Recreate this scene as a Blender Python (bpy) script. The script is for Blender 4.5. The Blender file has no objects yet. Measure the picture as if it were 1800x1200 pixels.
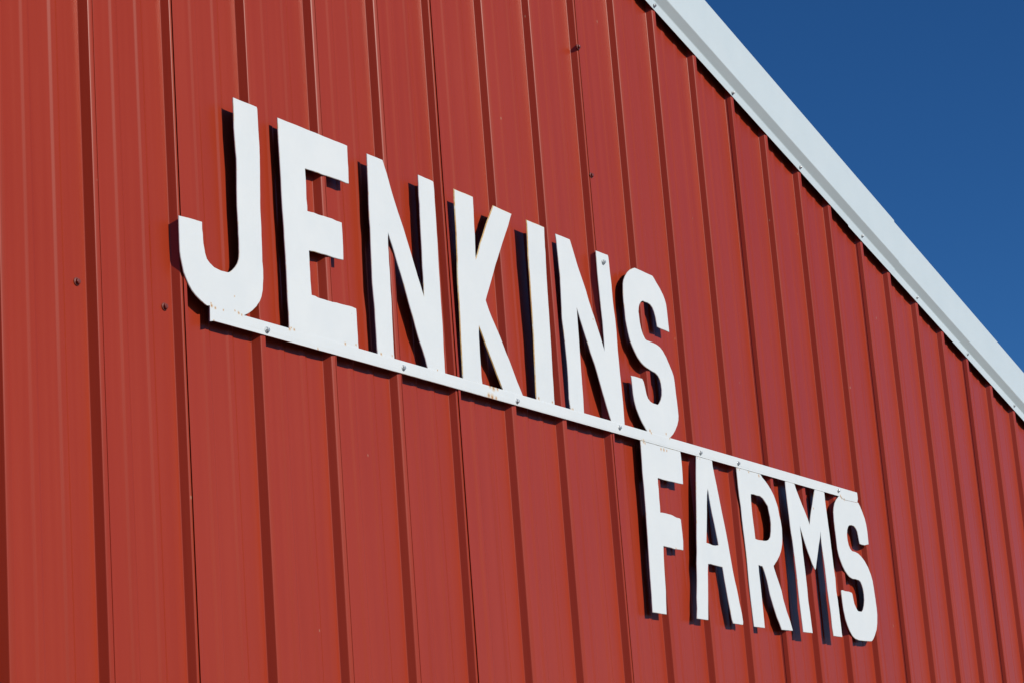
import bpy, bmesh, math, random
from mathutils import Vector, Matrix
from mathutils.geometry import tessellate_polygon

random.seed(7)
SC = bpy.context.scene
COL = SC.collection

# ------------------------------------------------------------------ camera, sky, sun, exposure
# metres: x along the gable wall, y into the barn (wall pans at y = 0), z up from the sign's bar
RIGHT = Vector((0.5056521, -0.8594324, -0.0754440))
UP = Vector((-0.1643723, -0.1818153, 0.9694973))
FWD = Vector((0.8469343, 0.4778274, 0.2332021))
cam_data = bpy.data.cameras.new("camera")
cam = bpy.data.objects.new("camera", cam_data)
COL.objects.link(cam)
cm = Matrix((RIGHT, UP, -FWD)).transposed().to_4x4()
cm.translation = Vector((-2.792338, -2.382276, -1.008616))
cam.matrix_world = cm
cam_data.sensor_fit = 'HORIZONTAL'
cam_data.sensor_width = 36.0
cam_data.lens = 36.0 * 3939.24 / 1800.0
cam_data.clip_start = 0.05
cam_data.clip_end = 3000.0
SC.camera = cam

SUN_TRAVEL = Vector((-0.06, 1.0, -0.55)).normalized()      # the way the sunlight travels
sun_el = math.asin(-SUN_TRAVEL.z)
sun_rot = math.atan2(-SUN_TRAVEL.x, -SUN_TRAVEL.y)

world = bpy.data.worlds.new("World")
SC.world = world
world.use_nodes = True
wn = world.node_tree.nodes
wl = world.node_tree.links
wn.clear()
sky = wn.new("ShaderNodeTexSky")
sky.sky_type = 'NISHITA'
sky.sun_disc = False
sky.sun_elevation = sun_el
sky.sun_rotation = sun_rot
sky.altitude = 2500.0
sky.air_density = 1.0
sky.dust_density = 0.5
sky.ozone_density = 10.0
bg = wn.new("ShaderNodeBackground")
bg.inputs["Strength"].default_value = 0.081
wo = wn.new("ShaderNodeOutputWorld")
deep = wn.new("ShaderNodeHueSaturation")          # the photograph's polarised, deep blue; same over the whole sky
deep.inputs["Saturation"].default_value = 1.08
wl.new(sky.outputs[0], deep.inputs["Color"])
wl.new(deep.outputs[0], bg.inputs["Color"])
wl.new(bg.outputs[0], wo.inputs["Surface"])

sun_data = bpy.data.lights.new("sun", 'SUN')
sun_data.energy = 3.38
sun_data.angle = math.radians(0.5)
sun_data.color = (1.0, 0.955, 0.835)
sun = bpy.data.objects.new("sun", sun_data)
COL.objects.link(sun)
sun.rotation_mode = 'QUATERNION'
sun.rotation_quaternion = SUN_TRAVEL.to_track_quat('-Z', 'Y')
sun.location = (0, -20, 12)

SC.view_settings.view_transform = 'Standard'
SC.view_settings.look = 'None'
SC.view_settings.exposure = 0.0
SC.view_settings.gamma = 1.0
SC.view_settings.use_curve_mapping = False

# ------------------------------------------------------------------ materials
def new_mat(name):
    m = bpy.data.materials.new(name)
    m.use_nodes = True
    nt = m.node_tree
    b = nt.nodes["Principled BSDF"]
    return m, nt, b

def N(nt, kind, **kw):
    n = nt.nodes.new(kind)
    for k, v in kw.items():
        setattr(n, k, v)
    return n

def ramp(nt, fac, stops, interp='LINEAR'):
    r = N(nt, "ShaderNodeValToRGB")
    r.color_ramp.interpolation = interp
    el = r.color_ramp.elements
    while len(el) < len(stops):
        el.new(0.5)
    for e, (p, c) in zip(el, stops):
        e.position = p
        e.color = c if len(c) == 4 else (*c, 1)
    nt.links.new(fac, r.inputs[0])
    return r.outputs[0]

def mix(nt, fac, a, b):
    n = N(nt, "ShaderNodeMix", data_type='RGBA')
    if isinstance(fac, (int, float)):
        n.inputs[0].default_value = fac
    else:
        nt.links.new(fac, n.inputs[0])
    for sock, v in ((n.inputs[6], a), (n.inputs[7], b)):
        if isinstance(v, tuple):
            sock.default_value = (*v, 1)
        else:
            nt.links.new(v, sock)
    return n.outputs[2]

def math_n(nt, op, a, b=None):
    n = N(nt, "ShaderNodeMath", operation=op)
    for i, v in enumerate((a, b)):
        if v is None:
            continue
        if isinstance(v, (int, float)):
            n.inputs[i].default_value = v
        else:
            nt.links.new(v, n.inputs[i])
    return n.outputs[0]

def coords(nt, scale=(1, 1, 1), src="Object"):
    tc = N(nt, "ShaderNodeTexCoord")
    mp = N(nt, "ShaderNodeMapping")
    mp.inputs["Scale"].default_value = scale
    nt.links.new(tc.outputs[src], mp.inputs[0])
    return mp.outputs[0]

def noise(nt, vec, scale, detail=3.0, rough=0.5):
    n = N(nt, "ShaderNodeTexNoise")
    n.inputs["Scale"].default_value = scale
    n.inputs["Detail"].default_value = detail
    n.inputs["Roughness"].default_value = rough
    nt.links.new(vec, n.inputs["Vector"])
    return n.outputs[0]

def mat_red_sheet():
    m, nt, b = new_mat("red painted steel sheet")
    # chalking and rain streaks running down the sheet, faint
    st = noise(nt, coords(nt, (45, 45, 0.9)), 1.0, 4, 0.6)
    bl = noise(nt, coords(nt, (1, 1, 1)), 2.3, 3, 0.5)
    f = math_n(nt, 'ADD', math_n(nt, 'MULTIPLY', st, 0.65), math_n(nt, 'MULTIPLY', bl, 0.35))
    col = ramp(nt, f, [(0.30, (0.366, 0.0315, 0.0068)), (0.52, (0.394, 0.0362, 0.0086)), (0.74, (0.416, 0.0425, 0.0120))])
    # tiny pale chips and fly specks
    vo = N(nt, "ShaderNodeTexVoronoi", feature='F1')
    vo.inputs["Scale"].default_value = 1.0
    wob = coords(nt, (21, 21, 12))
    nt.links.new(wob, vo.inputs["Vector"])
    wn_ = N(nt, "ShaderNodeTexWhiteNoise")
    nt.links.new(vo.outputs["Position"], wn_.inputs["Vector"])
    size = math_n(nt, 'MULTIPLY', math_n(nt, 'POWER', wn_.outputs["Value"], 8.0), 0.062)
    chip = math_n(nt, 'LESS_THAN', vo.outputs["Distance"], size)
    chipf = math_n(nt, 'MULTIPLY', chip, 0.55)
    col = mix(nt, chipf, col, (0.50, 0.27, 0.17))
    # each sheet has weathered a little differently
    oi = N(nt, "ShaderNodeObjectInfo")
    hs = N(nt, "ShaderNodeHueSaturation")
    nt.links.new(math_n(nt, 'ADD', math_n(nt, 'MULTIPLY', oi.outputs["Random"], 0.035), 0.965), hs.inputs["Value"])
    nt.links.new(math_n(nt, 'ADD', math_n(nt, 'MULTIPLY', oi.outputs["Random"], -0.012), 0.992), hs.inputs["Saturation"])
    nt.links.new(col, hs.inputs["Color"])
    nt.links.new(hs.outputs[0], b.inputs["Base Color"])
    r = math_n(nt, 'ADD', math_n(nt, 'MULTIPLY', st, 0.14), 0.26)
    nt.links.new(r, b.inputs["Roughness"])
    b.inputs["IOR"].default_value = 1.38
    # slow waviness of rolled sheet (oil canning) and fine roller lines
    oc = noise(nt, coords(nt, (9, 9, 1.1)), 1.0, 2, 0.5)
    fl = noise(nt, coords(nt, (160, 160, 1.2)), 1.0, 2, 0.5)
    h = math_n(nt, 'ADD', math_n(nt, 'MULTIPLY', oc, 1.0), math_n(nt, 'MULTIPLY', fl, 0.022))
    bp = N(nt, "ShaderNodeBump")
    bp.inputs["Strength"].default_value = 1.0
    bp.inputs["Distance"].default_value = 0.0022
    nt.links.new(h, bp.inputs["Height"])
    nt.links.new(bp.outputs[0], b.inputs["Normal"])
    return m

def rust_mask(nt, spots):
    """0..1 where one of the listed rust spots sits (sign's own coordinates), ragged outlines"""
    tc = N(nt, "ShaderNodeTexCoord")
    ns = N(nt, "ShaderNodeTexNoise")
    ns.inputs["Scale"].default_value = 260.0
    ns.inputs["Detail"].default_value = 3.0
    nt.links.new(tc.outputs["Object"], ns.inputs["Vector"])
    off = N(nt, "ShaderNodeVectorMath", operation='MULTIPLY_ADD')
    nt.links.new(ns.outputs["Color"], off.inputs[0])
    off.inputs[1].default_value = (0.0032, 0, 0.0032)
    nt.links.new(tc.outputs["Object"], off.inputs[2])
    flat = N(nt, "ShaderNodeVectorMath", operation='MULTIPLY')
    nt.links.new(off.outputs[0], flat.inputs[0])
    flat.inputs[1].default_value = (1, 0, 1)
    total = None
    for x, z, r in spots:
        d = N(nt, "ShaderNodeVectorMath", operation='DISTANCE')
        nt.links.new(flat.outputs[0], d.inputs[0])
        d.inputs[1].default_value = (x + 0.0016, 0, z + 0.0016)
        v = math_n(nt, 'SUBTRACT', 1.0, math_n(nt, 'DIVIDE', d.outputs["Value"], r * 2.4))
        total = v if total is None else math_n(nt, 'MAXIMUM', total, v)
    rag = N(nt, "ShaderNodeTexNoise")
    rag.inputs["Scale"].default_value = 420.0
    nt.links.new(tc.outputs["Object"], rag.inputs["Vector"])
    total = math_n(nt, 'SUBTRACT', total, math_n(nt, 'MULTIPLY', rag.outputs[0], 0.45))
    return math_n(nt, 'MAXIMUM', math_n(nt, 'ADD', total, 0.12), 0.0)

def mat_sign_face(spots):
    m, nt, b = new_mat("white sign paint with rust spots")
    bl = noise(nt, coords(nt), 14.0, 4, 0.6)
    base = ramp(nt, bl, [(0.3, (0.775, 0.805, 0.82)), (0.7, (0.815, 0.835, 0.84))])
    sp = N(nt, "ShaderNodeTexVoronoi")
    sp.inputs["Scale"].default_value = 26.0
    nt.links.new(coords(nt), sp.inputs["Vector"])
    wn_ = N(nt, "ShaderNodeTexWhiteNoise")
    nt.links.new(sp.outputs["Position"], wn_.inputs["Vector"])
    sz = math_n(nt, 'MULTIPLY', math_n(nt, 'POWER', wn_.outputs["Value"], 12.0), 0.045)
    fly = math_n(nt, 'MULTIPLY', math_n(nt, 'LESS_THAN', sp.outputs["Distance"], sz), 0.35)
    base = mix(nt, fly, base, (0.35, 0.35, 0.33))
    k = rust_mask(nt, spots)
    stain = math_n(nt, 'MULTIPLY', ramp(nt, k, [(0.02, (0, 0, 0)), (0.45, (1, 1, 1))]), 0.52)
    base = mix(nt, stain, base, (0.72, 0.47, 0.20))
    core = ramp(nt, k, [(0.48, (0, 0, 0)), (0.70, (1, 1, 1))])
    base = mix(nt, math_n(nt, 'MULTIPLY', core, 0.8), base, (0.50, 0.20, 0.045))
    nt.links.new(base, b.inputs["Base Color"])
    b.inputs["Roughness"].default_value = 0.55
    bp = N(nt, "ShaderNodeBump")
    bp.inputs["Strength"].default_value = 0.25
    bp.inputs["Distance"].default_value = 0.0006
    nt.links.new(noise(nt, coords(nt), 90.0, 3, 0.6), bp.inputs["Height"])
    nt.links.new(bp.outputs[0], b.inputs["Normal"])
    return m

def mat_sign_edge(name, amount):
    """cut edge of the plate: paint worn thin, rust showing through in runs"""
    m, nt, b = new_mat(name)
    n1 = noise(nt, coords(nt), 22.0, 5, 0.65)
    n2 = noise(nt, coords(nt), 120.0, 3, 0.6)
    f = math_n(nt, 'ADD', math_n(nt, 'MULTIPLY', n1, 0.7), math_n(nt, 'MULTIPLY', n2, 0.3))
    lo = 0.66 - 0.28 * amount
    col = ramp(nt, f, [(lo, (0.76, 0.78, 0.77)), (lo + 0.05, (0.76, 0.62, 0.36)), (lo + 0.14, (0.72, 0.42, 0.12)), (lo + 0.32, (0.48, 0.20, 0.05))])
    nt.links.new(col, b.inputs["Base Color"])
    b.inputs["Roughness"].default_value = 0.65
    return m

def mat_plain(name, c1, c2, scale, rough, metallic=0.0, bump=0.0):
    m, nt, b = new_mat(name)
    n = noise(nt, coords(nt), scale, 4, 0.6)
    nt.links.new(ramp(nt, n, [(0.3, c1), (0.7, c2)]), b.inputs["Base Color"])
    b.inputs["Roughness"].default_value = rough
    b.inputs["Metallic"].default_value = metallic
    if bump:
        bp = N(nt, "ShaderNodeBump")
        bp.inputs["Distance"].default_value = bump
        nt.links.new(n, bp.inputs["Height"])
        nt.links.new(bp.outputs[0], b.inputs["Normal"])
    return m

def mat_trim():
    m, nt, b = new_mat("white painted trim")
    st = noise(nt, coords(nt, (3, 3, 3)), 3.0, 4, 0.6)
    col = ramp(nt, st, [(0.3, (0.655, 0.735, 0.765)), (0.7, (0.695, 0.765, 0.79))])
    sp = N(nt, "ShaderNodeTexVoronoi")
    sp.inputs["Scale"].default_value = 22.0
    nt.links.new(coords(nt), sp.inputs["Vector"])
    wn_ = N(nt, "ShaderNodeTexWhiteNoise")
    nt.links.new(sp.outputs["Position"], wn_.inputs["Vector"])
    sz = math_n(nt, 'MULTIPLY', math_n(nt, 'POWER', wn_.outputs["Value"], 14.0), 0.05)
    fly = math_n(nt, 'MULTIPLY', math_n(nt, 'LESS_THAN', sp.outputs["Distance"], sz), 0.3)
    nt.links.new(mix(nt, fly, col, (0.40, 0.40, 0.36)), b.inputs["Base Color"])
    b.inputs["Roughness"].default_value = 0.42
    bp = N(nt, "ShaderNodeBump")
    bp.inputs["Distance"].default_value = 0.0015
    nt.links.new(noise(nt, coords(nt, (2, 8, 8)), 1.0, 2, 0.5), bp.inputs["Height"])
    nt.links.new(bp.outputs[0], b.inputs["Normal"])
    return m

def mat_ground():
    m, nt, b = new_mat("dry mown grass")
    n1 = noise(nt, coords(nt), 0.12, 5, 0.6)
    n2 = noise(nt, coords(nt), 28.0, 4, 0.65)
    c1 = ramp(nt, n1, [(0.40, (0.032, 0.046, 0.016)), (0.60, (0.070, 0.068, 0.034))])
    c2 = ramp(nt, n2, [(0.3, (0.55, 0.55, 0.55)), (0.7, (1.0, 1.0, 1.0))])
    mm = N(nt, "ShaderNodeMix", data_type='RGBA', blend_type='MULTIPLY')
    mm.inputs[0].default_value = 1.0
    nt.links.new(c1, mm.inputs[6])
    nt.links.new(c2, mm.inputs[7])
    nt.links.new(mm.outputs[2], b.inputs["Base Color"])
    b.inputs["Roughness"].default_value = 0.95
    bp = N(nt, "ShaderNodeBump")
    bp.inputs["Distance"].default_value = 0.02
    nt.links.new(n2, bp.inputs["Height"])
    nt.links.new(bp.outputs[0], b.inputs["Normal"])
    return m

# ------------------------------------------------------------------ measured outlines (metres)
BAR_TOP=[(0.3084,0.0253),(0.6913,0.0257),(1.0742,0.0258),(1.4571,0.0257),(1.84,0.0254),(2.2228,0.0248),(2.6057,0.024),(2.9886,0.023),(3.3715,0.0217)]
BAR_BOT=[(0.3104,-0.0005),(0.6755,-0.0005),(1.0405,-0.0006),(1.4055,-0.0009),(1.7705,-0.0014),(2.1355,-0.0019),(2.5005,-0.0026),(2.8656,-0.0035),(3.2306,-0.0045)]
BAR_TAB=[(3.2306,-0.0026),(3.2524,-0.0088),(3.2757,-0.0103),(3.3663,-0.0085),(3.3733,0.0029),(3.3738,0.0165)]
LETTERS={
 'J':(0.0291,[[(0.399,0.4411),(0.4715,0.4417),(0.4735,0.4386),(0.474,0.4235),(0.4745,0.3955),(0.4753,0.3788),(0.4761,0.3621),(0.476,0.3453),(0.4713,0.2385),(0.4724,0.2055),(0.4721,0.178),(0.4715,0.1395),(0.4732,0.1234),(0.4726,0.1069),(0.4695,0.0845),(0.4648,0.0706),(0.4589,0.0608),(0.4478,0.049),(0.4351,0.0392),(0.4226,0.0316),(0.4085,0.0254),(0.3083,0.0253),(0.3001,0.0241),(0.2841,0.0295),(0.2699,0.0362),(0.259,0.0435),(0.2498,0.0531),(0.2423,0.0641),(0.2371,0.0725),(0.233,0.0862),(0.2295,0.0979),(0.2276,0.109),(0.2271,0.1266),(0.2269,0.1474),(0.2271,0.1683),(0.2273,0.1746),(0.2603,0.1766),(0.2937,0.1773),(0.2935,0.1638),(0.295,0.1546),(0.2958,0.1378),(0.2986,0.1267),(0.3002,0.1197),(0.3044,0.111),(0.3123,0.1052),(0.3252,0.0993),(0.3351,0.0981),(0.345,0.0969),(0.355,0.0973),(0.3651,0.0977),(0.3702,0.0992),(0.379,0.1047),(0.3879,0.1124),(0.3951,0.1208),(0.399,0.1291),(0.4011,0.1414),(0.4015,0.1577),(0.4009,0.1793),(0.401,0.1956),(0.4005,0.2118),(0.3996,0.2334),(0.4029,0.3229),(0.4017,0.3326),(0.3997,0.3597),(0.3983,0.3815),(0.399,0.4094),(0.3985,0.4315)]]),
 'E':(0.0222,[[(0.5472,0.4421),(0.7826,0.4443),(0.7816,0.4159),(0.7818,0.398),(0.7803,0.3737),(0.7803,0.3639),(0.7712,0.3626),(0.7613,0.363),(0.7435,0.3632),(0.7139,0.3621),(0.6943,0.361),(0.675,0.361),(0.6558,0.3605),(0.6301,0.359),(0.6301,0.3497),(0.6306,0.3302),(0.6303,0.3209),(0.6291,0.2975),(0.6306,0.2829),(0.63,0.2732),(0.6516,0.2749),(0.6668,0.2743),(0.6861,0.2756),(0.7132,0.2764),(0.7287,0.2751),(0.7464,0.2755),(0.7464,0.2655),(0.7466,0.248),(0.7462,0.2245),(0.7454,0.2127),(0.7445,0.1983),(0.7267,0.1967),(0.7092,0.196),(0.688,0.1963),(0.6687,0.1952),(0.6478,0.1949),(0.6278,0.1931),(0.6278,0.1828),(0.6272,0.1657),(0.6277,0.151),(0.6271,0.1351),(0.628,0.1149),(0.6284,0.1054),(0.6412,0.1055),(0.6505,0.1039),(0.6637,0.1041),(0.6808,0.1039),(0.6981,0.1042),(0.7118,0.1056),(0.7273,0.1056),(0.7469,0.1064),(0.7666,0.1071),(0.779,0.1061),(0.7795,0.0973),(0.779,0.0741),(0.7793,0.0487),(0.7785,0.0257),(0.5482,0.0256),(0.5494,0.0501),(0.5491,0.0666),(0.5488,0.0943),(0.5494,0.1222),(0.5497,0.1668),(0.549,0.1891),(0.5488,0.2284),(0.5476,0.2563),(0.5473,0.2845),(0.5478,0.3152),(0.5473,0.3584),(0.5466,0.3925),(0.5468,0.427)]]),
 'N':(0.0252,[[(0.8483,0.4434),(0.9056,0.4437),(0.9073,0.4405),(0.9188,0.4181),(0.9289,0.3936),(0.9393,0.3703),(0.9499,0.3494),(0.9576,0.3352),(0.9696,0.3134),(0.9801,0.2912),(0.9925,0.2657),(1.0047,0.2388),(1.0135,0.2198),(1.0225,0.2026),(1.0338,0.1773),(1.0351,0.1947),(1.0361,0.2169),(1.0355,0.2413),(1.0368,0.2723),(1.0373,0.2971),(1.0375,0.3281),(1.038,0.353),(1.0397,0.3783),(1.0385,0.3967),(1.0402,0.4221),(1.0404,0.4443),(1.0984,0.4436),(1.1004,0.4412),(1.1018,0.4239),(1.1011,0.3984),(1.1016,0.3671),(1.101,0.3293),(1.1015,0.3044),(1.1009,0.2793),(1.1002,0.2542),(1.1005,0.2177),(1.1003,0.1676),(1.1007,0.143),(1.1005,0.1123),(1.0991,0.0814),(1.0989,0.0509),(1.098,0.0258),(1.0309,0.0258),(1.0244,0.0449),(1.0156,0.0627),(1.0065,0.078),(0.9978,0.0969),(0.9894,0.1183),(0.9773,0.145),(0.9586,0.1903),(0.9509,0.2075),(0.9412,0.2261),(0.9309,0.2494),(0.924,0.2636),(0.9169,0.2766),(0.9106,0.2892),(0.9089,0.2761),(0.9083,0.264),(0.9085,0.246),(0.9081,0.2219),(0.9088,0.1981),(0.9081,0.1806),(0.9083,0.1324),(0.9073,0.1026),(0.9067,0.0729),(0.9064,0.0434),(0.9062,0.0258),(0.846,0.0257),(0.8455,0.0507),(0.8453,0.0799),(0.8452,0.1091),(0.8449,0.1266),(0.8418,0.1678),(0.8428,0.2088),(0.8438,0.2505),(0.8453,0.2865),(0.8441,0.3102),(0.8462,0.3586),(0.8472,0.4011),(0.8481,0.4315)]]),
 'K':(0.0318,[[(1.1725,0.443),(1.2513,0.443),(1.2519,0.4377),(1.252,0.4145),(1.2508,0.3795),(1.2518,0.354),(1.2495,0.3151),(1.2492,0.3029),(1.2559,0.3126),(1.2618,0.324),(1.2708,0.3413),(1.2851,0.3636),(1.2998,0.3888),(1.3169,0.4133),(1.3312,0.4335),(1.3371,0.4426),(1.4191,0.4411),(1.413,0.4318),(1.4005,0.4092),(1.3854,0.3863),(1.3705,0.3634),(1.3585,0.3439),(1.3466,0.3246),(1.3349,0.3067),(1.3228,0.2849),(1.3079,0.2588),(1.2961,0.2386),(1.2829,0.2157),(1.2839,0.2134),(1.2941,0.1961),(1.3067,0.1793),(1.3346,0.1459),(1.3452,0.1311),(1.3579,0.1128),(1.3709,0.0971),(1.3857,0.0751),(1.4006,0.0531),(1.4115,0.0394),(1.4193,0.0257),(1.3346,0.0257),(1.3252,0.0366),(1.3148,0.0514),(1.3002,0.073),(1.2856,0.0934),(1.2732,0.1115),(1.261,0.1308),(1.2474,0.1505),(1.2456,0.1307),(1.246,0.112),(1.2458,0.0869),(1.2468,0.0621),(1.247,0.0409),(1.2476,0.0258),(1.1689,0.0258),(1.1689,0.0497),(1.1685,0.0804),(1.1681,0.1112),(1.1695,0.1611),(1.1691,0.1921),(1.1681,0.2294),(1.1689,0.2546),(1.1713,0.2865),(1.1715,0.3054),(1.1722,0.3434),(1.1718,0.375),(1.1718,0.4068),(1.172,0.4259)]]),
 'I':(0.0332,[[(1.4813,0.4412),(1.5641,0.4412),(1.5629,0.4197),(1.5624,0.3925),(1.5635,0.3792),(1.5622,0.3452),(1.5618,0.3189),(1.563,0.2168),(1.5635,0.1651),(1.5632,0.1187),(1.5627,0.0923),(1.5636,0.0661),(1.563,0.0397),(1.5623,0.0256),(1.4798,0.0257),(1.4791,0.0404),(1.4807,0.0731),(1.4814,0.1056),(1.4818,0.1318),(1.4837,0.1713),(1.4831,0.2119),(1.4817,0.2564),(1.4818,0.3027),(1.4809,0.329),(1.48,0.3554),(1.4819,0.4025),(1.4823,0.4293)]]),
 'N2':(0.0225,[[(1.6348,0.4426),(1.7039,0.4434),(1.7061,0.4404),(1.7133,0.4259),(1.7235,0.4042),(1.7336,0.3825),(1.7488,0.3569),(1.7639,0.3312),(1.7739,0.308),(1.7865,0.2838),(1.7954,0.2701),(1.806,0.2497),(1.8187,0.2254),(1.829,0.2034),(1.8331,0.1944),(1.8348,0.2114),(1.8356,0.2395),(1.8364,0.2676),(1.835,0.2913),(1.8337,0.3234),(1.8328,0.3585),(1.8322,0.3867),(1.833,0.4152),(1.8337,0.4431),(1.8951,0.4443),(1.8972,0.4397),(1.8982,0.4212),(1.8986,0.3998),(1.9007,0.3716),(1.8999,0.3358),(1.9014,0.3076),(1.904,0.2867),(1.9047,0.2514),(1.9025,0.2087),(1.9031,0.1806),(1.9031,0.1497),(1.9041,0.1344),(1.9045,0.1107),(1.9051,0.0829),(1.9042,0.0549),(1.9023,0.0253),(1.8344,0.0254),(1.8254,0.0438),(1.8151,0.0657),(1.8049,0.0875),(1.795,0.1108),(1.785,0.134),(1.7758,0.1532),(1.7594,0.1794),(1.7493,0.2011),(1.7429,0.2124),(1.7088,0.2793),(1.7098,0.2726),(1.7077,0.1968),(1.705,0.1282),(1.704,0.0942),(1.704,0.0739),(1.7036,0.0603),(1.7006,0.0255),(1.6364,0.0256),(1.6339,0.0501),(1.637,0.084),(1.6387,0.1178),(1.6389,0.1379),(1.6374,0.1849),(1.633,0.2383),(1.6406,0.3365),(1.6393,0.3691),(1.6384,0.3965),(1.6378,0.417),(1.6365,0.4333)]]),
 'S':(0.0232,[[(2.0357,0.44),(2.1319,0.4384),(2.1376,0.435),(2.1513,0.4243),(2.168,0.4126),(2.1815,0.4003),(2.1903,0.3885),(2.1958,0.3761),(2.1974,0.357),(2.1979,0.3392),(2.198,0.3244),(2.1986,0.3037),(2.1779,0.3045),(2.1524,0.3045),(2.1321,0.3061),(2.1305,0.3139),(2.1274,0.3295),(2.1221,0.3426),(2.1147,0.3523),(2.1033,0.3583),(2.0882,0.3606),(2.0755,0.3597),(2.0633,0.3604),(2.0515,0.3552),(2.042,0.3462),(2.0373,0.3381),(2.0337,0.3272),(2.0348,0.3173),(2.036,0.3001),(2.0395,0.2862),(2.0461,0.2729),(2.0564,0.2631),(2.0651,0.2602),(2.0899,0.2601),(2.1179,0.259),(2.136,0.2554),(2.1504,0.2483),(2.1667,0.2348),(2.1795,0.2193),(2.1922,0.2037),(2.1994,0.1915),(2.2022,0.1743),(2.2031,0.1481),(2.205,0.1264),(2.2058,0.1075),(2.206,0.09),(2.2028,0.0779),(2.1934,0.0635),(2.179,0.0485),(2.1637,0.0363),(2.1433,0.0249),(2.0213,0.0251),(2.0084,0.0356),(1.998,0.044),(1.9856,0.0578),(1.9738,0.0745),(1.9667,0.0917),(1.9632,0.1124),(1.9628,0.1335),(1.9616,0.1503),(1.9595,0.1549),(1.9807,0.1561),(2.0201,0.1565),(2.0265,0.1503),(2.0315,0.1368),(2.0358,0.1203),(2.0417,0.1112),(2.0527,0.105),(2.0675,0.1021),(2.083,0.1022),(2.0938,0.1016),(2.1026,0.1065),(2.1142,0.1175),(2.1212,0.1287),(2.1242,0.1436),(2.1227,0.1593),(2.1184,0.1688),(2.1107,0.177),(2.0962,0.1827),(2.0719,0.1854),(2.0509,0.1886),(2.0362,0.192),(2.0206,0.1981),(2.0057,0.2071),(1.9929,0.2193),(1.983,0.2305),(1.9734,0.2432),(1.9665,0.262),(1.9622,0.2784),(1.9591,0.2936),(1.959,0.3137),(1.9572,0.3392),(1.9584,0.361),(1.9626,0.3834),(1.9677,0.3945),(1.9775,0.4066),(1.9921,0.4196),(2.0094,0.4303),(2.0259,0.4368)]]),
 'F':(0.0222,[[(1.9799,-0.0017),(2.1965,-0.002),(2.1979,-0.02),(2.1984,-0.0415),(2.1971,-0.0633),(2.1952,-0.0855),(2.1733,-0.0861),(2.148,-0.0861),(2.1164,-0.0868),(2.0915,-0.0868),(2.0561,-0.0859),(2.0548,-0.1008),(2.0557,-0.1119),(2.0541,-0.1359),(2.0546,-0.1568),(2.0531,-0.1709),(2.0721,-0.1697),(2.0968,-0.17),(2.1215,-0.1711),(2.1428,-0.1746),(2.1586,-0.1744),(2.1639,-0.1768),(2.1648,-0.1908),(2.1659,-0.2091),(2.1663,-0.2303),(2.1621,-0.2539),(2.1362,-0.254),(2.111,-0.2548),(2.0896,-0.2532),(2.0543,-0.2528),(2.0521,-0.2668),(2.0501,-0.285),(2.0478,-0.3169),(2.0468,-0.3376),(2.0454,-0.3651),(2.0411,-0.3927),(2.0384,-0.4191),(1.9654,-0.4186),(1.9661,-0.4044),(1.9681,-0.3705),(1.9686,-0.3366),(1.9705,-0.2957),(1.9719,-0.2724),(1.9744,-0.2201),(1.9763,-0.1787),(1.9768,-0.1442),(1.9775,-0.1137),(1.9766,-0.0819),(1.9786,-0.0468),(1.9794,-0.0188)]]),
 'A':(0.0224,[[(2.2872,-0.0022),(2.3795,-0.0024),(2.3798,-0.017),(2.386,-0.04),(2.3937,-0.0672),(2.4011,-0.096),(2.41,-0.1334),(2.4177,-0.1607),(2.425,-0.1894),(2.4317,-0.2211),(2.4381,-0.2543),(2.4429,-0.2789),(2.4503,-0.3076),(2.4587,-0.3318),(2.4657,-0.362),(2.4737,-0.3877),(2.4771,-0.4108),(2.4746,-0.419),(2.4157,-0.4186),(2.4104,-0.409),(2.4053,-0.3862),(2.398,-0.3578),(2.3932,-0.3335),(2.3884,-0.3122),(2.3846,-0.2878),(2.3827,-0.2778),(2.3482,-0.2769),(2.3283,-0.2764),(2.3153,-0.2753),(2.2984,-0.2766),(2.2938,-0.2906),(2.2886,-0.3182),(2.2785,-0.3701),(2.2687,-0.4188),(2.205,-0.4191),(2.2115,-0.3956),(2.2148,-0.3673),(2.2254,-0.3243),(2.2321,-0.2813),(2.2398,-0.2522),(2.2448,-0.2204),(2.2533,-0.1795),(2.2615,-0.1355),(2.2715,-0.0765),(2.2808,-0.0318)],
   [(2.3367,-0.0817),(2.3296,-0.0993),(2.3225,-0.1277),(2.3178,-0.1515),(2.3089,-0.1886),(2.3,-0.2226),(2.3197,-0.2237),(2.3393,-0.2256),(2.3527,-0.2252),(2.3712,-0.2225),(2.369,-0.2121),(2.3636,-0.1907),(2.3581,-0.1694),(2.3502,-0.1439),(2.3458,-0.1253),(2.3417,-0.1053),(2.3401,-0.0894)]]),
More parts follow.
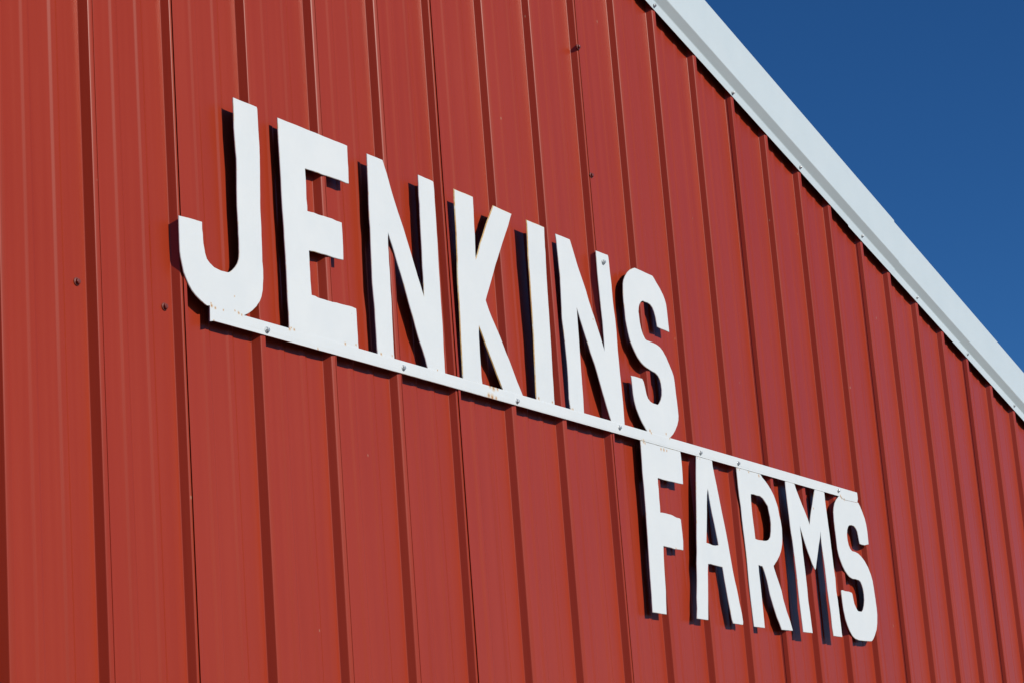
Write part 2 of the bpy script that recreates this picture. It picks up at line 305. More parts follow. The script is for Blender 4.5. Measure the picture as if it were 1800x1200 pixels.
 'R':(0.0224,[[(2.5272,-0.0027),(2.6804,-0.0031),(2.6898,-0.0103),(2.7065,-0.0184),(2.723,-0.0274),(2.7392,-0.0381),(2.7547,-0.0519),(2.766,-0.0678),(2.7754,-0.084),(2.7797,-0.1054),(2.7855,-0.1203),(2.7883,-0.1403),(2.7844,-0.167),(2.7798,-0.1829),(2.767,-0.2041),(2.752,-0.2192),(2.7336,-0.233),(2.7161,-0.2436),(2.7074,-0.2489),(2.7097,-0.2548),(2.7177,-0.2679),(2.729,-0.2861),(2.7445,-0.3116),(2.7503,-0.334),(2.7653,-0.365),(2.7819,-0.3899),(2.7944,-0.4161),(2.7205,-0.4177),(2.711,-0.4031),(2.6966,-0.3859),(2.681,-0.3583),(2.6659,-0.3292),(2.6553,-0.2923),(2.6436,-0.2691),(2.634,-0.2555),(2.6249,-0.2555),(2.6088,-0.2545),(2.608,-0.2734),(2.6091,-0.295),(2.6103,-0.333),(2.6105,-0.3628),(2.6108,-0.4),(2.6106,-0.4193),(2.5436,-0.4194),(2.5418,-0.3967),(2.5396,-0.3601),(2.5382,-0.3277),(2.5374,-0.3003),(2.5385,-0.2565),(2.5374,-0.2149),(2.536,-0.1896),(2.534,-0.1674),(2.5326,-0.1421),(2.5326,-0.1075),(2.5287,-0.0809),(2.5274,-0.0554),(2.5271,-0.0252)],
   [(2.6036,-0.0664),(2.601,-0.0853),(2.6005,-0.1187),(2.6022,-0.1428),(2.6042,-0.1653),(2.6051,-0.1848),(2.6229,-0.1862),(2.6376,-0.1857),(2.6597,-0.1852),(2.6785,-0.1835),(2.6944,-0.179),(2.7055,-0.1711),(2.7131,-0.1551),(2.718,-0.1346),(2.7168,-0.1163),(2.7114,-0.0999),(2.7087,-0.0878),(2.6926,-0.0771),(2.6797,-0.0693),(2.6622,-0.065),(2.64,-0.0658),(2.6221,-0.0647)]]),
 'M':(0.035,[[(2.8432,-0.0035),(2.9057,-0.0036),(2.9145,-0.0205),(2.928,-0.0398),(2.9417,-0.0592),(2.9559,-0.077),(2.9695,-0.0964),(2.9789,-0.1132),(2.9881,-0.0962),(3.0005,-0.0756),(3.0192,-0.0495),(3.0359,-0.0233),(3.0505,-0.004),(3.1155,-0.0042),(3.1179,-0.0062),(3.1158,-0.0311),(3.1158,-0.0557),(3.1159,-0.0803),(3.1155,-0.1),(3.1167,-0.1211),(3.1161,-0.1537),(3.1155,-0.1863),(3.1148,-0.2187),(3.1163,-0.251),(3.1106,-0.2885),(3.1129,-0.3156),(3.1123,-0.3478),(3.1117,-0.3798),(3.1101,-0.4182),(3.0469,-0.4179),(3.0456,-0.3916),(3.0489,-0.3517),(3.0473,-0.32),(3.0468,-0.2914),(3.0484,-0.2561),(3.0496,-0.216),(3.048,-0.1839),(3.0478,-0.1566),(3.0499,-0.1354),(3.052,-0.1231),(3.0408,-0.1443),(3.0258,-0.165),(3.0086,-0.1921),(2.9922,-0.2174),(2.9792,-0.2384),(2.9726,-0.2365),(2.9601,-0.2232),(2.9471,-0.2021),(2.9341,-0.1811),(2.9221,-0.1568),(2.9127,-0.137),(2.9055,-0.1226),(2.9055,-0.1409),(2.9058,-0.1646),(2.9034,-0.1964),(2.9031,-0.2279),(2.9027,-0.2593),(2.9014,-0.2939),(2.8975,-0.3301),(2.8991,-0.3611),(2.8988,-0.3922),(2.8992,-0.4185),(2.8351,-0.4189),(2.8357,-0.3882),(2.836,-0.3573),(2.8362,-0.3264),(2.8377,-0.3),(2.8407,-0.2641),(2.8409,-0.2329),(2.8412,-0.2017),(2.8414,-0.1704),(2.8391,-0.1471),(2.8392,-0.1188),(2.8396,-0.0841),(2.8399,-0.0525),(2.8406,-0.0255)]]),
 'S2':(0.0238,[[(3.2306,-0.0026),(3.2524,-0.0088),(3.2757,-0.0103),(3.3663,-0.0085),(3.3728,-0.0065),(3.386,-0.0178),(3.3995,-0.0334),(3.4124,-0.0507),(3.4189,-0.0671),(3.4221,-0.0871),(3.4221,-0.1057),(3.4215,-0.1277),(3.3884,-0.1332),(3.366,-0.1335),(3.3508,-0.1323),(3.3474,-0.1209),(3.3446,-0.1078),(3.3412,-0.0964),(3.3323,-0.0888),(3.3186,-0.0829),(3.3013,-0.0821),(3.2832,-0.0843),(3.2731,-0.0895),(3.264,-0.0986),(3.2579,-0.1125),(3.2576,-0.129),(3.2622,-0.1435),(3.2722,-0.1542),(3.2881,-0.1595),(3.3099,-0.1596),(3.3311,-0.1624),(3.3513,-0.1691),(3.3746,-0.1805),(3.3966,-0.1971),(3.4131,-0.2176),(3.4214,-0.2354),(3.4245,-0.2553),(3.4256,-0.267),(3.4282,-0.2885),(3.4299,-0.3135),(3.4288,-0.3352),(3.4212,-0.3606),(3.4102,-0.3795),(3.3915,-0.397),(3.3744,-0.4095),(3.3638,-0.415),(3.3412,-0.4164),(3.2969,-0.4176),(3.262,-0.4177),(3.2369,-0.415),(3.2174,-0.408),(3.1999,-0.3944),(3.1873,-0.379),(3.1772,-0.3619),(3.1707,-0.3397),(3.1681,-0.319),(3.1671,-0.2997),(3.1674,-0.2835),(3.1748,-0.2797),(3.1977,-0.2813),(3.2277,-0.2809),(3.2446,-0.2821),(3.25,-0.2858),(3.2528,-0.2987),(3.2574,-0.3131),(3.2673,-0.3239),(3.2779,-0.3322),(3.2907,-0.3334),(3.3106,-0.3326),(3.321,-0.327),(3.3311,-0.3148),(3.3392,-0.2978),(3.3409,-0.2812),(3.3386,-0.2664),(3.333,-0.2553),(3.3247,-0.2459),(3.3126,-0.2419),(3.2868,-0.2405),(3.2648,-0.2413),(3.2441,-0.238),(3.2287,-0.2318),(3.214,-0.2231),(3.2002,-0.2112),(3.1875,-0.1959),(3.1786,-0.1819),(3.1728,-0.1645),(3.1719,-0.145),(3.1714,-0.1237),(3.1699,-0.1059),(3.1699,-0.0829),(3.1725,-0.058),(3.1784,-0.0442),(3.1887,-0.03),(3.2024,-0.0186),(3.2177,-0.0095)]]),
}
RUST=[(0.3132,0.0260,0.0024),(0.3119,0.0304,0.0012),(0.3238,0.0237,0.0020),(0.3470,0.0242,0.0014),(0.3821,0.0563,0.0012),(0.3817,0.0295,0.0014),(0.3925,0.0272,0.0021),(0.4017,0.0246,0.0017),(0.3179,0.0000,0.0014),(0.5490,0.0247,0.0028),(0.5636,0.0256,0.0021),(0.5547,0.0279,0.0015),(0.7329,0.0271,0.0022),(0.7705,0.0312,0.0018),(0.7804,-0.0068,0.0031),(0.7684,-0.0082,0.0014),(0.6388,0.0012,0.0017),(0.8584,0.0272,0.0023),(0.8988,0.0304,0.0016),(1.0683,0.0278,0.0014),(1.2783,0.0257,0.0037),(1.2923,0.0240,0.0051),(1.3091,0.0240,0.0032),(1.2705,0.0038,0.0044),(1.2845,0.0022,0.0051),(1.3011,0.0021,0.0034),(1.4906,0.0298,0.0028),(1.5525,0.0297,0.0021),(1.6393,0.0269,0.0016),(1.6475,0.0274,0.0021),(2.0357,0.0286,0.0030),(2.0423,0.0238,0.0022),(2.1245,0.0326,0.0022),(2.1414,0.0233,0.0020),(1.9962,-0.0026,0.0036),(2.0030,-0.0067,0.0021),(1.9860,-0.0012,0.0016),(2.0878,-0.0100,0.0028),(2.1033,-0.0102,0.0031),(2.1188,-0.0104,0.0022),(2.2928,-0.0069,0.0017),(2.3057,-0.0083,0.0014),(2.5320,-0.0049,0.0021),(2.5455,-0.0079,0.0019),(2.6028,-0.0073,0.0024),(2.6677,-0.0097,0.0030),(3.2390,-0.0031,0.0030),(3.2464,-0.0073,0.0030),(3.2649,-0.0103,0.0030),(0.6765,0.2758,0.0013),(0.6629,0.1946,0.0013),(2.1220,-0.2526,0.0022),(1.7877,0.2644,0.0018),(3.0205,-0.0621,0.0022),(1.9664,-0.4194,0.0022),(1.9812,-0.4198,0.0016),(2.2054,-0.4172,0.0022),(2.4146,-0.4183,0.0019)]
BAR_SCREWS=[(0.4762,0.0095),(0.9361,0.0114),(1.3906,0.0085),(1.8726,0.0142),(2.3112,0.0083),(2.5390,0.0086),(3.2244,0.0109)]
LETTER_SCREW=(1.8651,0.4200)
WALL_SCREWS=[(-3, -0.022, -0.0, 0.0098, 0.2), (-3, 0.2064, -0.0, 0.0087, 0.5), (8, 1.8387, -0.0192, 0.9655, 0.1), (8, 1.8485, -0.0192, 0.6365, 0.7)]

M_RED = mat_red_sheet()
M_FACE = mat_sign_face(RUST)
M_EDGE = mat_sign_edge("worn white plate edge", 0.42)
M_EDGE_RUSTY = mat_sign_edge("rusty plate edge", 1.0)
M_SIDE = mat_sign_edge("thinly painted cut side", 0.1)
M_BACK = mat_plain("bare dark steel back", (0.035, 0.026, 0.022), (0.06, 0.045, 0.036), 30.0, 0.7)
M_PRIMER = mat_plain("grey primer back", (0.10, 0.10, 0.095), (0.14, 0.14, 0.13), 12.0, 0.7)
M_TRIM = mat_trim()
M_ZINC = mat_plain("galvanised screw", (0.42, 0.44, 0.45), (0.62, 0.64, 0.65), 300.0, 0.42, 0.55)
M_REDSCREW = mat_plain("weathered red screw", (0.12, 0.022, 0.016), (0.30, 0.055, 0.038), 400.0, 0.4)
M_ROOF = mat_plain("white roof sheet", (0.60, 0.63, 0.64), (0.68, 0.70, 0.71), 4.0, 0.4)
M_GROUND = mat_ground()

# ------------------------------------------------------------------ helpers
def empty(name, loc=(0, 0, 0)):
    o = bpy.data.objects.new(name, None)
    o.location = loc
    o.empty_display_size = 0.2
    COL.objects.link(o)
    return o

def link(name, me, parent=None):
    o = bpy.data.objects.new(name, me)
    COL.objects.link(o)
    if parent is not None:
        o.parent = parent
    return o

def mesh_from(name, verts, faces, mats, mat_idx=None):
    me = bpy.data.meshes.new(name)
    me.from_pydata(verts, [], faces)
    for m in mats:
        me.materials.append(m)
    if mat_idx:
        me.polygons.foreach_set("material_index", mat_idx)
    me.update()
    return me

def fillet(pts, r, seg=3):
    """round the corners of an open polyline"""
    out = [pts[0]]
    for i in range(1, len(pts) - 1):
        a, b, c = Vector(pts[i - 1]), Vector(pts[i]), Vector(pts[i + 1])
        la, lc = (a - b).length, (c - b).length
        turn = math.pi - (a - b).angle(c - b, math.pi)
        if turn < 0.06:
            out.append(tuple(b))
            continue
        t = min(r, la * 0.45, lc * 0.45)
        p, q = b + (a - b).normalized() * t, b + (c - b).normalized() * t
        for s in range(seg + 1):
            u = s / seg
            out.append(tuple(p * (1 - u) ** 2 + b * (2 * u * (1 - u)) + q * u * u))
    out.append(pts[-1])
    return out

# ------------------------------------------------------------------ ground
GZ = -2.65
def build_ground():
    n = 40
    vs, fs = [], []
    size = 900.0
    def warp(t):
        return math.copysign(abs(t) ** 2.6, t) * size
    for j in range(n + 1):
        for i in range(n + 1):
            x, y = warp(2 * i / n - 1), warp(2 * j / n - 1)
            d = math.hypot(x, y)
            z = GZ + (0 if d < 40 else 0.9 * math.sin(x * 0.011) * math.cos(y * 0.013) * min(1, (d - 40) / 120))
            vs.append((x, y, z))
    for j in range(n):
        for i in range(n):
            a = j * (n + 1) + i
            fs.append((a, a + 1, a + n + 2, a + n + 1))
    o = link("ground", mesh_from("ground", vs, fs, [M_GROUND]))
    o["kind"] = "structure"
build_ground()

# ------------------------------------------------------------------ barn
PITCH = 0.2525
RIB = 0.2286
H = 0.0200
RIBX = {0: 0.0018, 1: 0.2291, 2: 0.4558, 3: 0.6835, 4: 0.9149, 5: 1.1404, 6: 1.3712, 7: 1.599, 8: 1.8318, 9: 2.0544,
        10: 2.2855, 11: 2.5218, 12: 2.7529, 13: 2.9718, 14: 3.2006, 15: 3.4179, 16: 3.6602, 17: 3.8789, 18: 4.1139,
        19: 4.3414, 20: 4.5712, 21: 4.8034, 22: 5.0365}
RIDGE_X, EAVE_R, EAVE_L, DEPTH = -3.0, 8.0, -14.0, 18.0

def rib_x(k):
    return RIBX.get(k, k * RIB)

def rake(x, at37, slope=PITCH):
    """height of a line that runs along the rake; at37 is its height at x = 3.7"""
    zr = at37 - slope * (RIDGE_X - 3.7)
    return zr - slope * abs(x - RIDGE_X)

SEAMS = [-62, -58, -54, -50, -46, -42, -38, -34, -30, -26, -22, -18, -15, -11, -7, -3, 1, 5, 8, 12, 16, 20, 24, 28, 32, 35]
FLANK_SEAMS = {12, 16, 20, 24, 28, 32}
LIFT = {1: 0.0023, 5: 0.0023, 8: 0.0010}

def rib_profile(k, h=H):
    """left foot to right foot of one rib: (x, outward)"""
    x = rib_x(k)
    j = 0.0006 * math.sin(k * 2.7)
    pts = [(x - 0.0016, 0.0014), (x + 0.0058, h - 0.0020), (x + 0.0085, h - 0.0012), (x + 0.0128, h - 0.0004), (x + 0.0165, h - 0.0001), (x + 0.0192 + j, h), (x + 0.0242, 0)]
    if 3 <= k:                  # crowns shaped steeper on these ribs to catch a wider sun glint
        pts[1:5] = [(x + 0.0063, h - 0.0034), (x + 0.0096, h - 0.0021), (x + 0.0142, h - 0.0008), (x + 0.0176, h - 0.0001)]
    if k in (0, 3, 4):          # a faint roll-forming crease along the crown
        pts[4:5] = [(x + 0.0160, h - 0.0004), (x + 0.0164, h - 0.0018), (x + 0.0171, h - 0.0018), (x + 0.0175, h - 0.0001)]
    return pts

def pan_profile(k):
    """two low stiffening beads on the pan between rib k and rib k + 1"""
    x = rib_x(k)
    w = rib_x(k + 1) - x
    s = w / RIB
    r = random.Random(k * 13 + 5)
    out = []
    for c in (0.0940, 0.1630):
        hb = 0.0018 + r.uniform(-0.0002, 0.0003)
        out += [(x + (c - 0.0120) * s, 0.0), (x + (c - 0.0042) * s, hb), (x + (c + 0.0065) * s, hb), (x + (c + 0.0120) * s, 0.0)]
    # the pan swells slightly before the next rib
    out += [(x + 0.1960 * s, 0.0), (x + 0.2090 * s, 0.0004), (x + 0.2185 * s, 0.0010)]
    return out

def panel_section(s0, s1):
    pts = []
    x = rib_x(s0)
    if s0 in FLANK_SEAMS:
        # this sheet laps over the whole rib: its edge stands off the rib's left flank
        pts += [(x + 0.0028, 0.0068), (x + 0.0006, 0.0076), (x + 0.0052, H - 0.0020), (x + 0.0080, H - 0.0012), (x + 0.0120, H - 0.0004), (x + 0.0150, H - 0.0001), (x + 0.0190, H - 0.0001), (x + 0.0244, 0)]
    else:
        lf = LIFT.get(s0, 0.0022)
        pts += [(x + 0.0112, H - lf + 0.0009), (x + 0.0106, H - 0.0003), (x + 0.0140, H), (x + 0.0192, H), (x + 0.0244, 0)]
    for k in range(s0, s1):
        pts += pan_profile(k)
        if k + 1 < s1:
            pts += rib_profile(k + 1)
    x = rib_x(s1)
    h1 = H - (0.0030 if s1 in FLANK_SEAMS else LIFT.get(s1, 0.0022))
    pts += [(x - 0.0016, 0.0014), (x + 0.0058, h1 - 0.0020), (x + 0.0085, h1 - 0.0012), (x + 0.0125, h1 - 0.0004), (x + 0.0150, h1), (x + 0.0152, h1 - 0.001)]
    head = pts[:2]
    return head[:1] + fillet(pts[1:], 0.0016)

barn = empty("barn", (0, 0, GZ))
barn["label"] = "red ribbed metal barn gable with white trim along its sloping roof edge"
barn["category"] = "barn"

def to_barn(o):
    o.parent = barn
    o.matrix_parent_inverse = Matrix.Translation((0, 0, -GZ))
    return o

PANELS = {}
def build_panels():
    for s0, s1 in zip(SEAMS[:-1], SEAMS[1:]):
        sec = panel_section(s0, s1)
        vs, fs = [], []
        # the ridge falls inside one of the panels: give it a vertex there
        sec2 = []
        for a, b in zip(sec, sec[1:]):
            sec2.append(a)
            if a[0] < RIDGE_X < b[0]:
                t = (RIDGE_X - a[0]) / (b[0] - a[0])
                sec2.append((RIDGE_X, a[1] + t * (b[1] - a[1])))
        sec2.append(sec[-1])
        for x, o in sec2:
            vs.append((x, -o, GZ + 0.04))
            vs.append((x, -o, rake(x, 0.93)))
        for i in range(len(sec2) - 1):
            a = 2 * i
            fs.append((a, a + 2, a + 3, a + 1))
        o = link("wall_panel", mesh_from("wall_panel", vs, fs, [M_RED]))
        to_barn(o)
        PANELS[s0] = o
build_panels()

def strip(profile, x0, x1, thick, mat, name, at_scale=None, cap=True):
    """bent-sheet strip running along the rake: profile is a list of (outward, height at x = 3.7, slope)"""
    pts = [Vector((p[0], p[1])) for p in profile]
    n = len(pts)
    nor = []
    for i in range(n):
        a, b = pts[max(i - 1, 0)], pts[min(i + 1, n - 1)]
        t = (b - a).normalized()
        nor.append(Vector((-t.y, t.x)))
    inner = [pts[i] + nor[i] * thick for i in range(n)]
    xs = [x0 + (x1 - x0) * i / 24 for i in range(25)]
    vs, fs, mi = [], [], []
    ring = [(p.x, p.y, profile[i][2]) for i, p in enumerate(pts)] + [(p.x, p.y, profile[i][2]) for i, p in reversed(list(enumerate(inner)))]
    m = len(ring)
    for x in xs:
        wob = 0.0007 * math.sin(x * 3.1) + 0.0004 * math.sin(x * 7.7 + 1)
        for q, (o, z, sl) in enumerate(ring):
            vs.append((x, -o + wob * 0.5, rake(x, z, sl) + wob))
    for i in range(len(xs) - 1):
        for j in range(m):
            a, b = i * m + j, i * m + (j + 1) % m
            fs.append((a, b, b + m, a + m)); mi.append(1 if n <= j < m - 1 else 0)
    for base in ((0, True), ((len(xs) - 1) * m, False)):
        for j in range(n - 1):
            q = (base[0] + j, base[0] + j + 1, base[0] + m - 2 - j, base[0] + m - 1 - j)
            fs.append(q if base[1] else q[::-1]); mi.append(0)
    me = mesh_from(name, vs, fs, [mat, M_PRIMER], mi)
    bm = bmesh.new(); bm.from_mesh(me); bmesh.ops.recalc_face_normals(bm, faces=bm.faces[:]); bm.to_mesh(me); bm.free()
    return link(name, me)

def trim_profile(out=0.0, drop=0.0):
    P, Q = PITCH, 0.2550
    raw = [(0.0208, 0.8506 - drop, P), (0.0216 + out, 0.8748, P),
           (0.0388 + out, 0.8978, P), (0.0388 + out, 1.0350 + out, Q), (-0.0900, 1.0360 + out, Q), (-0.0960, 1.0250 + out, Q)]
    body = fillet([(a, b) for a, b, c in raw], 0.0022, 3)
    res = []
    for a, b in body:
        a += 0.0008 if a > 0 else 0.0
        s = P if b < 0.95 else Q
        res.append((a, b, s))
    return res

JOINT = 3.935
SCREW_Z, SCREW_R = {}, {}
def screw_mesh(name, mat, wr=0.0064, hr=0.0041, hh=0.0038):
    """hex-head sheet screw with its washer, axis along -y, underside at y = 0"""
    bm = bmesh.new()
    def ring(r, y, n, a0=0.0):
        return [bm.verts.new((r * math.cos(a0 + 2 * math.pi * i / n), y, r * math.sin(a0 + 2 * math.pi * i / n))) for i in range(n)]
    def skin(a, b):
        n = len(a)
        for i in range(n):
            bm.faces.new((a[i], a[(i + 1) % n], b[(i + 1) % n], b[i]))
    n = 18
    w0, w1, w2, w3 = ring(wr, 0.0, n), ring(wr, -0.0011, n), ring(wr * 0.9, -0.0016, n), ring(hr * 1.02, -0.0020, n)
    skin(w0, w1); skin(w1, w2); skin(w2, w3)
    bm.faces.new(w0); bm.faces.new(w3)
    h0, h1, h2 = ring(hr, -0.0018, 6, 0.35), ring(hr, -0.0018 - hh * 0.85, 6, 0.35), ring(hr * 0.78, -0.0018 - hh, 6, 0.35)
    skin(h0, h1); skin(h1, h2)
    bm.faces.new(h0); bm.faces.new(h2)
    bmesh.ops.recalc_face_normals(bm, faces=bm.faces[:])
    me = bpy.data.meshes.new(name)
    bm.to_mesh(me); bm.free()
    me.materials.append(mat)
    return me

ZINC_SCREW = screw_mesh("screw", M_ZINC)
RED_SCREW = screw_mesh("red_screw", M_REDSCREW)

def screw(parent, me, x, y, z, turn=0.0, scale=1.0):
    o = bpy.data.objects.new("screw", me)
    COL.objects.link(o)
    o.rotation_euler = (0, turn, 0)
    o.scale = (scale,) * 3
    o.parent = parent
    o.location = (x, y, z)
    return o

def build_trim():
    pieces = []
    up = to_barn(strip(trim_profile(0.0022, 0.0), RIDGE_X + 0.002, JOINT, 0.0008, M_TRIM, "rake_trim"))
    up["label"] = "upper length of white rake trim lapped over the lower one"
    lo = to_barn(strip(trim_profile(0.0, 0.0045), JOINT - 0.37, EAVE_R + 0.15, 0.0008, M_TRIM, "rake_trim"))
    lo["label"] = "lower length of white rake trim down to the eave"
    lf = to_barn(strip(trim_profile(0.0, 0.0), RIDGE_X - 0.002, EAVE_L - 0.15, 0.0008, M_TRIM, "rake_trim"))
    r = random.Random(3)
    for k in range(-60, 35, 2):
        x = rib_x(k) + 0.0112
        if abs(x - RIDGE_X) < 0.05:
            continue
        par = lf if x < RIDGE_X else (up if x < JOINT else lo)
        out = 0.0246 if par is up else 0.0224
        screw(par, ZINC_SCREW, x + r.uniform(-.003, .003), -out - 0.0002, rake(x, 0.8625) + r.uniform(-.002, .002), r.uniform(0, 1), 0.86)
build_trim()

# screws of the wall sheets: two on a girt line beside the sign, two stitch screws on a lapped rib
for s0, x, y, z, t in WALL_SCREWS:
    screw(PANELS[s0], RED_SCREW, x, y, z, t, 1.18)

def sheet(name, mat, quads, parent=True):
    vs, fs = [], []
    for q in quads:
        b = len(vs)
        vs += q
        fs.append(tuple(range(b, b + len(q))))
    o = link(name, mesh_from(name, vs, fs, [mat]))
    return to_barn(o)

def ribbed_side(name, x, y0, y1, zt, mat):
    """side or back wall of ribbed sheet"""
    pts = []
    k = 0
    y = y0
    while y < y1 - 0.23:
        pts += [(y, 0), (y + 0.0064, H), (y + 0.016, H), (y + 0.0225, 0)]
        y += RIB
    pts.append((y1, 0))
    sgn = 1 if x > 0 else -1
    vs, fs = [], []
    for yy, o in pts:
        vs += [(x + sgn * o, yy, GZ + 0.04), (x + sgn * o, yy, zt)]
    for i in range(len(pts) - 1):
        a = 2 * i
        fs.append((a, a + 2, a + 3, a + 1) if sgn > 0 else (a, a + 1, a + 3, a + 2))
    return to_barn(link(name, mesh_from(name, vs, fs, [mat])))

ribbed_side("side_wall", EAVE_R, 0.03, DEPTH, rake(EAVE_R, 0.96), M_RED)
ribbed_side("side_wall", EAVE_L, 0.03, DEPTH, rake(EAVE_L, 0.96), M_RED)
sheet("back_wall", M_RED, [[(EAVE_R, DEPTH, GZ + 0.04), (EAVE_L, DEPTH, GZ + 0.04), (EAVE_L, DEPTH, rake(EAVE_L, 0.96)),
                            (RIDGE_X, DEPTH, rake(RIDGE_X, 0.96)), (EAVE_R, DEPTH, rake(EAVE_R, 0.96))]])
def roof_slope(xe):
    vs, fs = [], []
    pts = []
    y = 0.02
    while y < DEPTH + 0.05:
        pts += [(y, 0), (y + 0.0064, 0.012), (y + 0.016, 0.012), (y + 0.0225, 0)]
        y += RIB
    for yy, o in pts:
        vs += [(RIDGE_X, yy, rake(RIDGE_X, 1.000) + o), (xe, yy, rake(xe, 1.000) + o)]
    for i in range(len(pts) - 1):
        a = 2 * i
        fs.append((a, a + 1, a + 3, a + 2))
    return to_barn(link("roof_sheet", mesh_from("roof_sheet", vs, fs, [M_ROOF])))
roof_slope(EAVE_R + 0.14)
roof_slope(EAVE_L - 0.14)
sheet("foundation", M_GROUND, [[(EAVE_L - .02, -.012, GZ - .1), (EAVE_R + .02, -.012, GZ - .1), (EAVE_R + .02, -.012, GZ + .06), (EAVE_L - .02, -.012, GZ + .06)],
                               [(EAVE_L - .02, -.012, GZ + .06), (EAVE_R + .02, -.012, GZ + .06), (EAVE_R + .02, .2, GZ + .062), (EAVE_L - .02, .2, GZ + .062)]])

# ------------------------------------------------------------------ sign
PLATE = 0.0021
def bar_depth(x):
    """the bar stands a little further off the wall towards its right end"""
    return 0.0222 + 0.0033 * min(1.0, max(0.0, (x - 1.0) / 2.3))
sign = empty("lettering_sign", (0, 0, 0))
sign["label"] = "white cut-steel lettering sign in two words hung from one bar on red wall"
sign["category"] = "sign"

def area2(loop):
    return sum(a[0] * b[1] - b[0] * a[1] for a, b in zip(loop, loop[1:] + loop[:1]))

def densify(loop, step, jit, rnd, keep=None):
    out = []
    for a, b in zip(loop, loop[1:] + loop[:1]):
        out.append(a)
        d = math.hypot(b[0] - a[0], b[1] - a[1])
        n = int(d / step)
        if n < 1 or (keep and keep(a, b)):
            continue
        nx, nz = -(b[1] - a[1]) / d, (b[0] - a[0]) / d
        for i in range(1, n + 1):
            t = i / (n + 1)
            e = rnd.uniform(-jit, jit)
            out.append((a[0] + (b[0] - a[0]) * t + nx * e, a[1] + (b[1] - a[1]) * t + nz * e))
    return out

def inset(loop, d):
    """loop runs counter-clockwise round its solid side on the left; move it inwards by d"""
    n = len(loop)
    out = []
    for i in range(n):
        a, b, c = Vector(loop[i - 1]), Vector(loop[i]), Vector(loop[(i + 1) % n])
        t1, t2 = (b - a), (c - b)
        if t1.length < 1e-7 or t2.length < 1e-7:
            out.append(tuple(b)); continue
        t1.normalize(); t2.normalize()
        n1, n2 = Vector((-t1.y, t1.x)), Vector((-t2.y, t2.x))
        s = n1 + n2
        if s.length < 0.35:
            out.append(tuple(b + (t1 - t2).normalized() * d * -1.0 if False else b + n1 * d * 0.3)); continue
        s.normalize()
        out.append(tuple(b + s * (d / max(0.45, s.dot(n1)))))
    return out

def plate(name, loops, depth_fn, edge_mat, parent, bevel=0.0007, jit=0.0003, seed=0, keep=None):
    """a plate cut to the outline: front face, worn front arris, cut edge and back"""
    rnd = random.Random(seed)
    vs, fs, mi = [], [], []
    fronts = []
    for i, lp in enumerate(loops):
        lp = list(lp)
        ccw = area2(lp) > 0
        if ccw != (i == 0):
            lp.reverse()
        lp = densify(lp, 0.016, jit, rnd, keep)
        ins = inset(lp, bevel)
        if keep:
            ins = [p if keep(p, p) else q for p, q in zip(lp, ins)]
        n = len(lp)
        rings = []
        for pts, off in ((ins, 0.0), (lp, bevel), (lp, PLATE)):
            rings.append(len(vs))
            for x, z in pts:
                vs.append((x, -depth_fn(x, z) + off, z))
        a, b, c = rings
        for k in range(n):
            q = (k + 1) % n
            fs.append((a + k, b + k, b + q, a + q)); mi.append(1)
            fs.append((b + k, c + k, c + q, b + q)); mi.append(3)
        fronts.append((a, c, n))
    polys = [[Vector((vs[a + k][0], vs[a + k][2], 0)) for k in range(n)] for a, c, n in fronts]
    idx_f = [a + k for a, c, n in fronts for k in range(n)]
    idx_b = [c + k for a, c, n in fronts for k in range(n)]
    for t in tessellate_polygon(polys):
        p = [polys_flat(polys, i) for i in t]
        ar = (p[1].x - p[0].x) * (p[2].y - p[0].y) - (p[2].x - p[0].x) * (p[1].y - p[0].y)
        if abs(ar) < 1e-12:
            continue
        if ar < 0:
            t = t[::-1]
        fs.append(tuple(idx_f[i] for i in t)); mi.append(0)
        fs.append(tuple(idx_b[i] for i in t[::-1])); mi.append(2)
    me = mesh_from(name, vs, fs, [M_FACE, edge_mat, M_BACK, M_SIDE], mi)
    return link(name, me, parent)

def polys_flat(polys, i):
    for p in polys:
        if i < len(p):
            return p[i]
        i -= len(p)

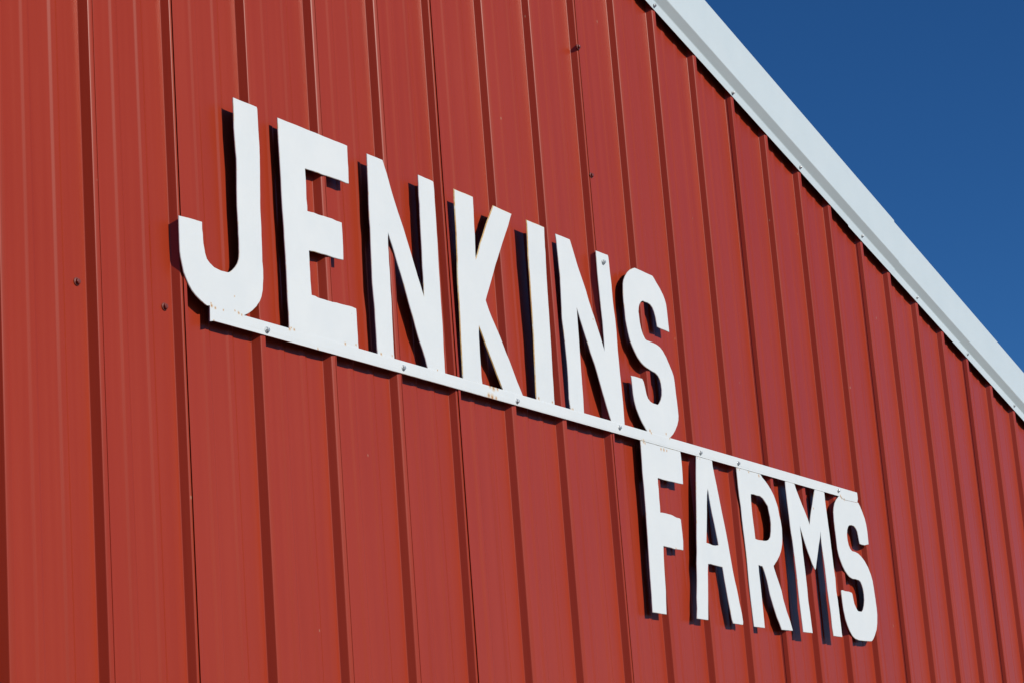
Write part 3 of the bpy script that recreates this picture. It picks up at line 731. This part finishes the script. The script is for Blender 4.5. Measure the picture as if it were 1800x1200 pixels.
def build_sign():
    bar_loop = [(0.3071, -0.0036), (0.318, -0.0010)] + BAR_BOT[1:] + BAR_TAB + BAR_TOP[::-1] + [(0.3082, 0.0228)]
    bar = plate("bar", [bar_loop], lambda x, z: bar_depth(x), M_EDGE, sign, bevel=0.00025, jit=0.0001, seed=1,
                keep=lambda a, b: min(a[1], b[1]) > 0.0215)
    words = {'J': ("J", 1), 'E': ("E", 1), 'N': ("N", 1), 'K': ("K", 1), 'I': ("I", 1), 'N2': ("N", 1), 'S': ("S", 1),
             'F': ("F", -1), 'A': ("A", -1), 'R': ("R", -1), 'M': ("M", -1), 'S2': ("S", -1)}
    done = {}
    for n, (key, (d1, loops)) in enumerate(LETTERS.items()):
        ch, up = words[key]
        z0, zt = (0.0258, 0.445) if up > 0 else (0.0, -0.418)
        def depth(x, z, d1=d1, z0=z0, zt=zt):
            t = max(0.0, (z - z0) / (zt - z0))
            d0 = bar_depth(x)
            return d0 + (d1 - d0) * t
        gap = 0.0009
        if up < 0:      # the lower letters are tacked on under the bar: a thin open joint shows
            loops = [[(x, z - gap) if z > -0.012 else (x, z) for x, z in lp] for lp in loops]
        else:
            loops = [[(x, z + 0.00005) if z < 0.0275 else (x, z) for x, z in lp] for lp in loops]
        o = plate("letter", loops, depth, M_EDGE_RUSTY if key in ('K', 'I') else M_EDGE, sign, bevel=0.0017 if key in ('K', 'I') else 0.0008, seed=10 + n,
                  keep=(lambda a, b: max(a[1], b[1]) < 0.0275) if up > 0 else None)
        o["label"] = "white capital letter %s, %s" % (ch, {
            'J': "large, with a hooked foot", 'E': "large and wide", 'N': "large, left of the K", 'K': "large, rust along its left edges",
            'I': "large, rust along its left edge", 'N2': "large, with a screw at its top", 'S': "large, at the end of the upper word",
            'F': "smaller looking, first under the bar", 'A': "under the bar", 'R': "under the bar", 'M': "under the bar, bent outward at the bottom",
            'S2': "at the right end under the bar"}[key])
        done[key] = o
    r = random.Random(11)
    for x, z in BAR_SCREWS:
        screw(bar, ZINC_SCREW, x, -bar_depth(x) - 0.0002, z, r.uniform(0, 1))
    x, z = LETTER_SCREW
    screw(done['N2'], ZINC_SCREW, x, -bar_depth(x) - 0.0006, z, 0.4)
build_sign()
